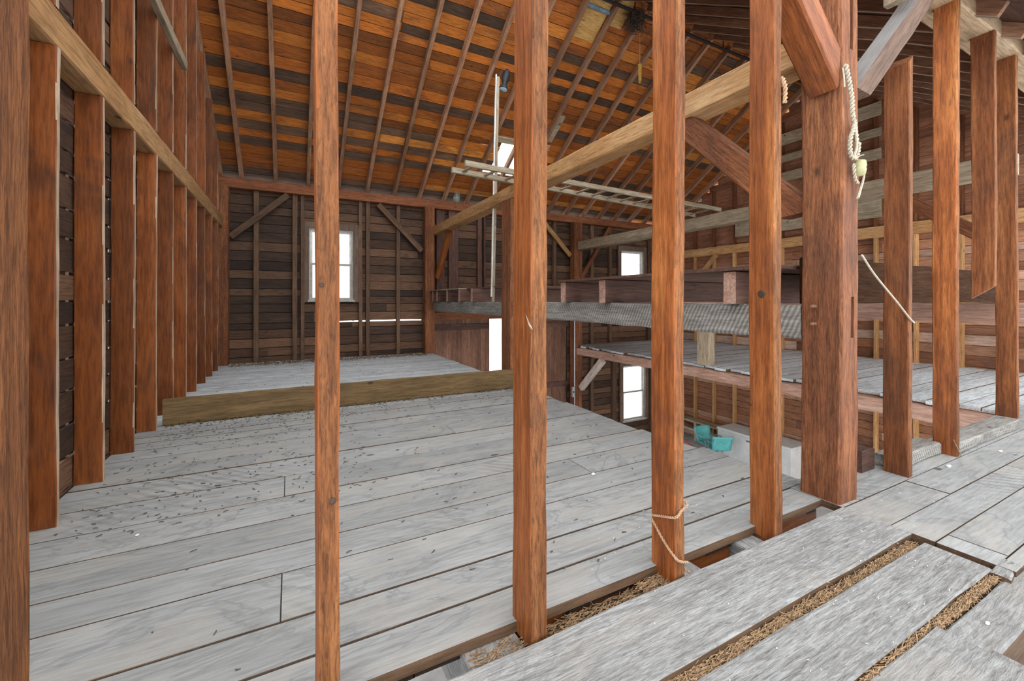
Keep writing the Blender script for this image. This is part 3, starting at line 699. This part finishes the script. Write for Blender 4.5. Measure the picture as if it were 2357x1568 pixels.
# ---- right wall framing
ybeam('tie_beam', XR-.02, XR+.13, 1.74, 10.6, 2.83, 3.09, M['right_stud'], 'orange tie beam, lightened in colour, along the right gable wall', 'beam', 'tie beams', jit=.003)
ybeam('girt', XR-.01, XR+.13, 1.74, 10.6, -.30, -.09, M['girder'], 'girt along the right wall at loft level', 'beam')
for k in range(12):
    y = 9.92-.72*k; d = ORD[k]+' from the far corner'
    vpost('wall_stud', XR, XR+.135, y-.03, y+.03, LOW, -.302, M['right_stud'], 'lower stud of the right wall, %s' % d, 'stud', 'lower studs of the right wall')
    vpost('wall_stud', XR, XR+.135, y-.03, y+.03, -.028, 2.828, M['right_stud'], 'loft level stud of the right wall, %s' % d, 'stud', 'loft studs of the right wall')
    zt = zroof(y)-.1
    if zt > 3.4: vpost('wall_stud', XR, XR+.135, y-.03, y+.03, 3.092, zt, M['post'], 'gable stud of the right wall, %s' % d, 'stud', 'gable studs of the right wall')
for (z0, z1, y0, y1, lab) in ((5.68, 6.0, 4.75, 7.5, 'topmost pale board nailed across the right gable'), (5.2, 5.4, 4.75, 7.5, 'second pale board nailed across the right gable'),
                         (4.66, 4.92, 4.75, 7.6, 'third pale board nailed across the right gable'), (3.30, 3.74, 4.75, 8.4, 'broad lowest pale board on the right gable above the tie beam')):
    ybeam('gable_board', XR-.035, XR-.005, y0, y1, z0, z1, M['pale_board'], lab, 'board', 'pale boards on the right gable', jit=.003)
stick('wall_brace', (XR-.08, 9.85, 1.95), (XR-.08, 9.0, 2.83), .08, .14, M['right_stud'], 'diagonal brace under the lightened right tie beam', 'brace')

# ---- scaffold over the drive bay
for k, (y, lab) in enumerate(((10.30, 'first scaffold joist by the far wall'), (9.95, 'second scaffold joist from the far wall'), (9.20, 'third scaffold joist from the far wall'), (8.42, 'fourth scaffold joist from the far wall'), (7.72, 'fifth scaffold joist from the far wall'),
                         (4.58, 'scaffold joist seen just right of the central stud'), (3.80, 'scaffold joist end halfway along the grey girder'), (2.22, 'broad scaffold joist end left of the big post'))):
    face_mat(xbeam('scaffold_joist', 3.15, 8.0, y-.055, y+.055, 1.328, 1.585, M['joist'], lab, 'joist', 'joists laid on the grey girders', jit=.003), M['girder'], lambda p: p.normal.x < -.8)
xbeam('rim_board', 3.45, 8.0, 1.80, 1.85, 1.328, 1.68, M['rim'], 'dark rim board closing the near side of the scaffold', 'board', None, jit=.003)
bm = bmesh.new(); boards(bm, lambda u, v, t: (v, u, t), 8.40, 10.5, rows(3.12, 7.9, .22), 1.59, 1.612, gap=.006, jit=.001)
tag(link('scaffold_deck', bm, M['ladder']), 'far plank deck on the small joists over the grey girder', 'deck')
bm = bmesh.new(); boards(bm, lambda u, v, t: (v, u, t), 1.87, 4.64, rows(3.12, 7.9, .24), 1.59, 1.615, gap=.006, jit=.001)
tag(link('scaffold_deck', bm, M['joist']), 'near plank deck over the open bay beside the big post', 'deck')
bm = bmesh.new(); boards(bm, lambda u, v, t: (v, u, t), 6.52, 8.38, rows(3.3, 7.9, .24), 1.59, 1.612, gap=.006, jit=.001)
tag(link('scaffold_deck', bm, M['joist']), 'middle plank deck behind the tall thin pole', 'deck')

# ---- curb board on the loft
xbeam('curb_board', -1.22, 3.10, 5.782, 5.83, .002, .288, M['curb'], 'brown plank on edge across the loft floor', 'board', None, jit=.003)

# ================================================================ FRONT PLANKS, GAPS, STRAW
def plank(x0, x1, y0, y1, z1, lab, t=.045, m='plank'):
    return face_mat(stick('floor_plank', (x0, (y0+y1)/2, z1-t/2), (x1, (y0+y1)/2, z1-t/2), y1-y0, t, M[m], lab, 'plank', 'loose planks of the front floor', ch=.008, jit=.0035), M['plank_edge'], lambda p: p.normal.z < .3)
plank(-1.2, 3.185, 1.095, 1.445, .004, 'wide loose grey plank along the feet of the front studs')
plank(-1.2, 3.13, .768, 1.03, .004, 'second loose grey plank, between the two straw filled gaps')
plank(-1.2, 2.37, .42, .745, .004, 'loose grey plank in the bottom right foreground with a cut end')
plank(2.385, 3.9, .585, .732, -.028, 'short grey timber beside the hole in the floor', .22)
plank(3.10, 3.30, .705, .775, -.002, 'small offcut board bridging the plank ends', .05)
plank(2.372, 2.43, -.2, .60, -.02, 'narrow grey strip along the end of the cut plank', .05)
for k, (x0, x1, lab) in enumerate(((.60, .84, 'joist end under the foot of the central stud'), (1.735, 1.90, 'joist end under the foot of the twine tied stud'), (2.28, 2.45, 'joist end under the foot of the knotty orange stud'), (-.3, -.1, 'joist under the left part of the front floor'))):
    ybeam('floor_joist', x0, x1, .3, 3.0, -.30, -.05, M['plank'] if k < 3 else M['joist'], lab, 'joist', 'joists under the front floor')
for (x0, x1, lab) in ((.86, 1.72, 'orange beam face in the gap right of the central stud'), (1.915, 2.265, 'orange beam face in the gap left of the knotty stud'), (2.465, 3.19, 'orange beam face in the gap left of the big post')):
    xbeam('header_beam', x0, x1, 1.60, 1.70, -.40, -.05, M['stud_left'], lab, 'beam', 'header pieces under the loft edge')

def strawbed(name, areas, m, label, cat, n, rl=(.03, .09), rad=.0016, pile=.0, wild=.8):
    r = random.Random(len(label)); bm = bmesh.new()
    for _ in range(n):
        a = r.choices(areas, [abs((q[1]-q[0])*(q[3]-q[2]))*q[5] for q in areas])[0]
        x = r.uniform(a[0], a[1]); y = r.uniform(a[2], a[3]); z = a[4]+r.uniform(0, pile)
        L = r.uniform(*rl)/2; an = r.gauss(0, wild)+ (0 if r.random() < .75 else 1.1*wild); ti = r.gauss(0, .22)
        d = Vector((math.cos(an)*math.cos(ti), math.sin(an)*math.cos(ti)*.6, math.sin(ti)))
        p = Vector((x, y, z)); tube(bm, [p-d*L, p+Vector((0, 0, r.uniform(-.003, .004))), p+d*L], rad*r.uniform(.7, 1.3), 4)
    o = link(name, bm, m); tag(o, label, cat, None, 'stuff'); return o
strawbed('straw', [(1.0, 3.12, 1.034, 1.092, -.035, 1), (.98, 1.70, 1.45, 1.58, -.085, .35), (.62, .84, 1.45, 1.55, -.05, .3), (2.4, 3.08, .735, .766, -.025, 1.6), (1.5, 1.66, 1.46, 1.56, -.05, .7), (1.8, 2.36, .747, .765, -.015, 1)], M['straw'], 'dry straw packed in the gaps of the front floor', 'straw', 4300, (.02, .075), .0015, .016, .5)
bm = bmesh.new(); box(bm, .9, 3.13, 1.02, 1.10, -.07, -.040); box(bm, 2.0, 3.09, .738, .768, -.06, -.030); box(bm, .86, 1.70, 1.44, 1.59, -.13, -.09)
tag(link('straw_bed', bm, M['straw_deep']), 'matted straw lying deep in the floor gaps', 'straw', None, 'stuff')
# chaff and litter on the loft floor
strawbed('chaff', [(-1.2, .6, 3.2, 5.7, .003, 1), (-1.2, 3.0, 5.2, 5.77, .003, 1.2), (-1.1, 3.0, 10.0, 10.7, .004, 1.2), (-1.2, 3, 5.9, 10, .003, .15), (-.5, 3.1, 1.7, 5.2, .003, .12)], M['debris'], 'dark chaff scattered over the loft floor', 'debris', 1500, (.008, .035), .003)
strawbed('dust_heap', [(-1.1, 3.0, 10.2, 10.7, .0, 1), (-1.2, 3.1, 5.68, 5.775, .0, 1.2)], M['curb'], 'swept chaff along the curb board and the far wall', 'debris', 1800, (.01, .04), .005, .03)
strawbed('straw_litter', [(1.3, 3.1, .78, 1.44, .006, 1), (1.2, 2.4, 1.6, 2.2, .004, .5), (3.2, 6.5, 1.0, 1.45, .004, .4)], M['paper'], 'pale flecks scattered on the front boards', 'debris', 120, (.004, .014), .0013)
def scrap(x, y, s, lab, z=.002):
    bm = bmesh.new(); r = random.Random(int(x*1000)); n = 7
    vs = [bm.verts.new((x+s*math.cos(6.28*k/n)*r.uniform(.6, 1.1), y+s*.6*math.sin(6.28*k/n)*r.uniform(.6, 1.1), z+s*.15*r.random())) for k in range(n)]
    top = bm.faces.new(vs); ex = bmesh.ops.extrude_face_region(bm, geom=[top])
    for v in ex['geom']:
        if isinstance(v, bmesh.types.BMVert): v.co.z += s*.3; v.co.x += s*.1
    tag(link('paper_scrap', bm, M['paper']), lab, 'scrap', 'white scraps on the floor')
scrap(2.08, 2.62, .022, 'white scrap on the loft floor between the central and twine tied studs')
scrap(4.72, 1.40, .03, 'white scrap on the boards in front of the short sill timber')
scrap(5.62, 1.33, .022, 'white scrap on the boards in front of the long sill timber')
scrap(2.63, .66, .014, 'white scrap on the timber beside the floor hole', -.027)
scrap(-.78, 3.15, .014, 'white scrap on the loft floor near the left wall studs')

# ================================================================ THINGS
# ---- ladder stored on the tie beams
lad = empty('ladder', (2.15, 5.75, 3.25)); tag(lad, 'old wooden ladder lying flat across the tie beams', 'ladder')
A0, A1 = Vector((2.18, 5.60, 3.29)), Vector((8.15, 5.96, 3.29)); B0, B1 = Vector((2.12, 5.98, 3.29)), Vector((8.15, 6.62, 3.29))
stick('rail', A0, A1, .045, .085, M['ladder'], parent=lad, ch=.015); stick('rail', B0, B1, .045, .085, M['ladder'], parent=lad, ch=.015)
for k in range(16):
    u = .03+k*.0625
    stick('rung', A0.lerp(A1, u), B0.lerp(B1, u), .05, .022, M['ladder'], parent=lad, ch=.005)
# ---- tall thin pole with flood lamp
pole = empty('pole', (3.27, 7.02, 1.33)); tag(pole, 'tall thin stick standing on the far grey girder', 'pole')
stick('shaft', (3.30, 7.06, 1.325), (3.345, 6.95, 5.42), .04, .05, M['ladder'], parent=pole, up=(1, 0, 0), ch=.003)
stick('white_strip', (3.265, 7.06, 1.42), (3.31, 6.95, 5.46), .035, .02, M['sash_white'], parent=pole, up=(1, 0, 0), ch=.003)
lamp = empty('flood_lamp', (3.43, 6.92, 5.4)); tag(lamp, 'black bulb lamp with a pale blue lens at the top of the thin pole', 'lamp')
Ml = Matrix.Translation((3.44, 6.92, 5.20)) @ Matrix.Rotation(math.radians(12), 4, 'Y')
bm = bmesh.new(); lathe(bm, [(.082, .0), (.084, .02), (.07, .06), (.045, .10), (.05, .13), (.072, .18), (.075, .24), (.062, .32), (.04, .37), (.015, .40)], 18, Ml)
for v in bm.verts: v.co += Vector((noise.noise(v.co*19), noise.noise(v.co*23+Vector((5, 0, 0))), 0))*.012*(1 if v.co.z > 5.33 else 0)
link('housing', bm, M['black_metal'], lamp, smooth=True)
bm = bmesh.new(); lathe(bm, [(.002, -.022), (.04, -.016), (.072, -.003), (.076, .002)], 18, Ml); link('lens', bm, M['lens'], lamp, smooth=True)
bm = bmesh.new(); tube(bm, smooth_path([(3.43, 6.92, 5.58), (3.40, 6.93, 5.50), (3.352, 6.945, 5.38)]), .006); link('bracket', bm, M['iron'], lamp)
# ---- glass jar on the far plate
jar = empty('glass_jar', (3.93, 10.70, 3.95)); tag(jar, 'cloudy glass jar with a wire bail standing on the far wall plate', 'jar')
Mj = Matrix.Translation((3.93, 10.70, 3.952))
bm = bmesh.new(); lathe(bm, [(.07, 0), (.085, .02), (.085, .10), (.09, .11), (.09, .27), (.06, .31), (.055, .335)], 20, Mj); link('body', bm, M['jar'], jar, smooth=True)
bm = bmesh.new(); lathe(bm, [(.062, .335), (.062, .365), (.05, .37)], 20, Mj); link('lid', bm, M['steel'], jar)
bm = bmesh.new(); tube(bm, smooth_path([(3.865, 10.70, 4.30), (3.875, 10.69, 4.36), (3.93, 10.68, 4.40), (3.985, 10.69, 4.36), (3.995, 10.70, 4.30)]), .005); link('bail', bm, M['steel'], jar)
# ---- hay track, nest and hanging rope under the ridge
bm = bmesh.new(); tube(bm, [Vector((4.2, YR, 6.93)), Vector((8, YR, 6.93)), Vector((12.2, YR, 6.93))], .03, 8)
tr = tag(link('hay_track', bm, M['iron']), 'dark iron hay track running under the ridge', 'track')
for x in (5.9, 7.2, 8.5, 9.8, 11.1):
    bm = bmesh.new(); tube(bm, [Vector((x, YR, 6.95)), Vector((x, YR, 7.12))], .012, 6); link('hanger', bm, M['iron'], tr)
r = random.Random(9); bm = bmesh.new()
for _ in range(240):
    c = Vector((6.0+r.gauss(0, .09), 6.22+r.gauss(0, .08), 6.83+r.gauss(0, .09)))
    d = Vector((r.gauss(0, 1), r.gauss(0, 1), r.gauss(0, .7))).normalized()*.09; e2 = Vector((r.gauss(0, 1), r.gauss(0, 1), r.gauss(0, 1)))*.03
    tube(bm, smooth_path([c-d, c+e2, c+d], 3), .005, 4)
tag(link('bird_nest', bm, M['nest']), 'tangled dark nest clinging to the hay track', 'nest')
hr = empty('hanging_rope', (6.17, 6.3, 6.8)); tag(hr, 'thin cord with a yellow rope bundle hanging below the nest', 'rope')
bm = bmesh.new(); tube(bm, smooth_path([(6.17, 6.30, 6.80), (6.172, 6.30, 6.4), (6.17, 6.30, 6.02)]), .005, 5); link('cord', bm, M['twine'], hr)
bm = bmesh.new()
for k in range(7):
    a = k*.9; pts = [(6.17+.03*math.sin(a), 6.30+.03*math.cos(a), 6.06)]
    for j in range(1, 6): pts.append((6.175+.045*math.sin(a+j*1.3)*(.5+.1*j), 6.30+.045*math.cos(a+j*1.1)*(.5+.1*j), 6.06-.07*j))
    twisted(bm, smooth_path(pts, 3), .008, .04)
link('bundle', bm, M['rope_yellow'], hr)
# ---- braided rope with float on the big post
rp = empty('braided_rope', (3.20, 1.44, 2.88)); tag(rp, 'frayed white braided rope with a yellowed float hanging on the big post', 'rope')
yy = 1.44
bm = bmesh.new()
twisted(bm, smooth_path([(3.205, yy, 2.89), (3.235, yy-.005, 2.80), (3.27, yy-.008, 2.68), (3.275, yy-.008, 2.60), (3.30, yy-.006, 2.535), (3.335, yy, 2.47), (3.345, yy-.005, 2.39)]), .011, .05)
twisted(bm, smooth_path([(3.31, yy-.01, 2.53), (3.265, yy-.02, 2.47), (3.235, yy-.015, 2.40), (3.25, yy-.01, 2.31), (3.295, yy-.01, 2.285), (3.345, yy-.01, 2.33), (3.358, yy-.01, 2.40)]), .010, .05)
tube(bm, smooth_path([(3.295, yy-.012, 2.52), (3.31, yy-.015, 2.43), (3.315, yy-.015, 2.36), (3.29, yy-.015, 2.31), (3.32, yy-.012, 2.28)]), .008, 6)
link('braid', bm, M['rope'], rp)
bm = bmesh.new()
tube(bm, smooth_path([(3.34, yy-.015, 2.285), (3.40, yy-.012, 2.25), (3.425, yy-.01, 2.20), (3.41, yy-.008, 2.145), (3.38, yy-.01, 2.10), (3.36, yy-.01, 2.06), (3.33, yy-.015, 2.03)]), .006, 6, .009)
link('loose_tail', bm, M['rope'], rp); bm = bmesh.new()
twisted(bm, smooth_path([(3.29, yy-.012, 2.25), (3.285, yy-.015, 2.20), (3.31, yy-.012, 2.15), (3.345, yy-.01, 2.13)]), .008, .05)
link('lower_braid', bm, M['rope'], rp); bm = bmesh.new()
tube(bm, smooth_path([(3.31, yy-.015, 2.29), (3.36, yy-.02, 2.315), (3.40, yy-.02, 2.325)]), .003, 5)
link('thread', bm, M['rope'], rp); bm = bmesh.new()
tube(bm, smooth_path([(3.195, yy+.01, 2.87), (3.19, yy, 2.80), (3.195, yy, 2.74)]), .005, 5)
link('loose_end', bm, M['rope'], rp)
bm = bmesh.new(); lathe(bm, [(.012, -.055), (.032, -.045), (.036, -.012), (.033, -.004), (.033, .004), (.036, .012), (.03, .045), (.012, .05)], 16, Matrix.Translation((3.325, yy-.03, 2.225)) @ Matrix.Rotation(.15, 4, 'Y')); link('float', bm, M['float'], rp, smooth=True)
# ---- twine round the third stud
tw = smooth_path([(1.735, 1.61, .38), (1.735, 1.50, .355), (1.732, 1.448, .345), (1.69, 1.447, .325), (1.652, 1.449, .30), (1.651, 1.53, .27), (1.650, 1.60, .245)])
tw2 = smooth_path([(1.650, 1.60, .225), (1.650, 1.52, .15), (1.653, 1.447, .10), (1.69, 1.446, .075), (1.733, 1.448, .06), (1.736, 1.50, .03), (1.745, 1.47, .005), (1.75, 1.45, .008)])
bm = bmesh.new(); twisted(bm, tw, .005, .03); twisted(bm, tw2, .005, .03)
tag(link('baler_twine', bm, M['twine']), 'pale twine tied round the foot of the front stud', 'twine')
bm = bmesh.new(); tube(bm, smooth_path([(3.445, 1.45, 1.66), (3.62, 1.448, 1.53), (3.95, 1.447, 1.34), (4.15, 1.447, 1.22), (4.24, 1.449, 1.18)]), .007, 6)
tag(link('straw_string', bm, M['rope']), 'pale cord stretched from the big post to the brown stud beside it', 'cord')
bm = bmesh.new(); tube(bm, smooth_path([(4.98, 1.447, .17), (5.06, 1.446, .09), (5.13, 1.44, .004)]), .0035, 5)
tag(link('dry_stalk', bm, M['straw']), 'dry stalk leaning on the foot of the red stud behind the sill timbers', 'stalk')
# ---- rag of twine on the fourth stud
bm = bmesh.new(); twisted(bm, smooth_path([(2.56, 1.47, 2.66), (2.545, 1.445, 2.60), (2.55, 1.446, 2.56), (2.545, 1.446, 2.50)]), .009, .05)
tag(link('twine_knot', bm, M['twine']), 'frayed twine knot on the knotty orange stud', 'twine')
# ---- repair boards and sheet in the roof
def roofslab(name, x0, x1, y0, y1, t, m, lab, cat):
    bm = bmesh.new(); c = []
    for x in (x0, x1):
        for y in (y0, y1):
            for dz in (-t, 0): c.append(bm.verts.new((x, y, zroof(y)+.15+dz)))
    for f in ((0, 1, 3, 2), (4, 6, 7, 5), (0, 4, 5, 1), (2, 3, 7, 6), (0, 2, 6, 4), (1, 5, 7, 3)): bm.faces.new([c[i] for i in f])
    return tag(link(name, bm, m), lab, cat)
roofslab('repair_board', 4.90, 5.50, 6.18, 6.95, .012, M['yellow_board'], 'fresh yellow repair board between rafters under the ridge', 'board')
roofslab('repair_board', 5.60, 5.95, 6.18, 6.62, .012, M['yellow_board'], 'smaller yellow repair board beside the nest', 'board')
bm = bmesh.new(); tube(bm, [Vector((4.93, 6.44, zroof(6.44)+.11)), Vector((5.50, 6.44, zroof(6.44)+.11))], .045, 10)
tag(link('blue_tube', bm, M['blue_pipe']), 'grey blue tube lying on the yellow repair board', 'tube')
roofslab('patch_board', 5.63, 5.80, 8.35, 8.95, .03, M['pale_board'], 'upper pale patch board left of the tie beam under the roof', 'board')
roofslab('patch_board', 5.64, 5.82, 9.05, 9.55, .03, M['pale_board'], 'lower pale patch board near the roof hole', 'board')
roofslab('broken_board', 4.33, 4.88, 9.06, 9.18, .03, M['pale_board'], 'broken board hanging above the roof hole', 'board')
# ---- conduit and switch box on the far right post
bm = bmesh.new(); tube(bm, [Vector((7.62, 10.48, -2.0)), Vector((7.62, 10.48, 1.0))], .014, 8)
tag(link('conduit', bm, M['steel']), 'thin pale conduit on the post right of the plank doors', 'pipe')
bm = bmesh.new(); box(bm, 7.50, 7.59, 10.42, 10.50, -1.55, -1.25); o = link('switch_box', bm, M['steel']); tag(o, 'small metal switch box below the right hay loft corner', 'box')
bm = bmesh.new(); box(bm, 7.53, 7.555, 10.405, 10.42, -1.43, -1.37); link('switch_lever', bm, M['black_metal'], o)
# ---- white chest, bench, chairs on the low floor
ch = empty('white_chest', (11.7, 7.4, LOW)); tag(ch, 'long white chest against the right wall on the low floor', 'chest')
bm = bmesh.new(); box(bm, 11.38, 12.15, 6.3, 8.42, LOW, -2.50); bmesh.ops.bevel(bm, geom=bm.edges[:], offset=.015, segments=2, affect='EDGES'); link('body', bm, M['white_box'], ch)
bm = bmesh.new(); box(bm, 11.36, 12.16, 6.28, 8.44, -2.495, -2.44); bmesh.ops.bevel(bm, geom=bm.edges[:], offset=.012, segments=2, affect='EDGES'); link('lid', bm, M['white_box'], ch)
bm = bmesh.new(); box(bm, 11.345, 11.378, 7.2, 7.5, -2.62, -2.58); link('handle', bm, M['steel'], ch)
be = empty('wall_bench', (12.0, 9.6, LOW)); tag(be, 'plain board bench along the right wall beside the white chest', 'bench')
ybeam('seat', 11.78, 12.15, 8.6, 10.55, -2.68, -2.63, M['pale_board'], parent=be)
for y in (8.75, 9.6, 10.4): vpost('leg', 11.84, 11.92, y-.04, y+.04, LOW, -2.681, M['pale_board'], parent=be)
ybeam('rail', 11.80, 11.84, 8.6, 10.55, -2.95, -2.90, M['whitewash'], parent=be)
def metal_chair(loc, rz, lab):
    t = empty('metal_chair', loc, rz); tag(t, lab, 'chair', 'turquoise chairs'); mw = t.matrix_world
    def shell(name, fn, n=8, mm=8):
        bm = bmesh.new(); gr = [[bm.verts.new(mw @ Vector(fn(i/n, j/mm))) for j in range(mm+1)] for i in range(n+1)]
        fs = []
        for i in range(n):
            for j in range(mm): fs.append(bm.faces.new((gr[i][j], gr[i+1][j], gr[i+1][j+1], gr[i][j+1])))
        bmesh.ops.recalc_face_normals(bm, faces=bm.faces); bmesh.ops.solidify(bm, geom=bm.faces[:], thickness=.012)
        return link(name, bm, M['turq'], t, smooth=True)
    def back(u, v):   # u across, v up
        w = .25+.05*v; x = (u-.5)*2*w*(1 if v < .85 else 1-.5*(v-.85)**1.0)
        return (x, -.24-.10*v+.05*(2*u-1)**2, .42+.42*v)
    def seat(u, v):
        return ((u-.5)*.52, -.24+.50*v, .42-.03*math.sin(v*math.pi)+.02*(2*u-1)**2)
    shell('backrest', back); shell('seat', seat)
    for s in (-1, 1):
        bm = bmesh.new(); tube(bm, [mw @ q for q in smooth_path([(s*.24, -.30, .75), (s*.27, -.20, .62), (s*.27, .22, .62), (s*.25, .26, .40), (s*.24, .26, .012), (s*.24, -.28, .012)], 5)], .012, 8); link('leg', bm, M['steel'], t)
    return t
metal_chair((10.86, 8.02, LOW), math.radians(-30), 'turquoise metal chair turned away in front of the white chest')
metal_chair((11.04, 8.46, LOW), math.radians(170), 'second turquoise chair half hidden beyond the nearer one')
stick('red_handle', (10.98, 8.72, LOW+.02), (10.80, 9.10, LOW+.30), .05, .05, M['red'], 'red handle lying on the low floor beside the turquoise chairs', 'handle')
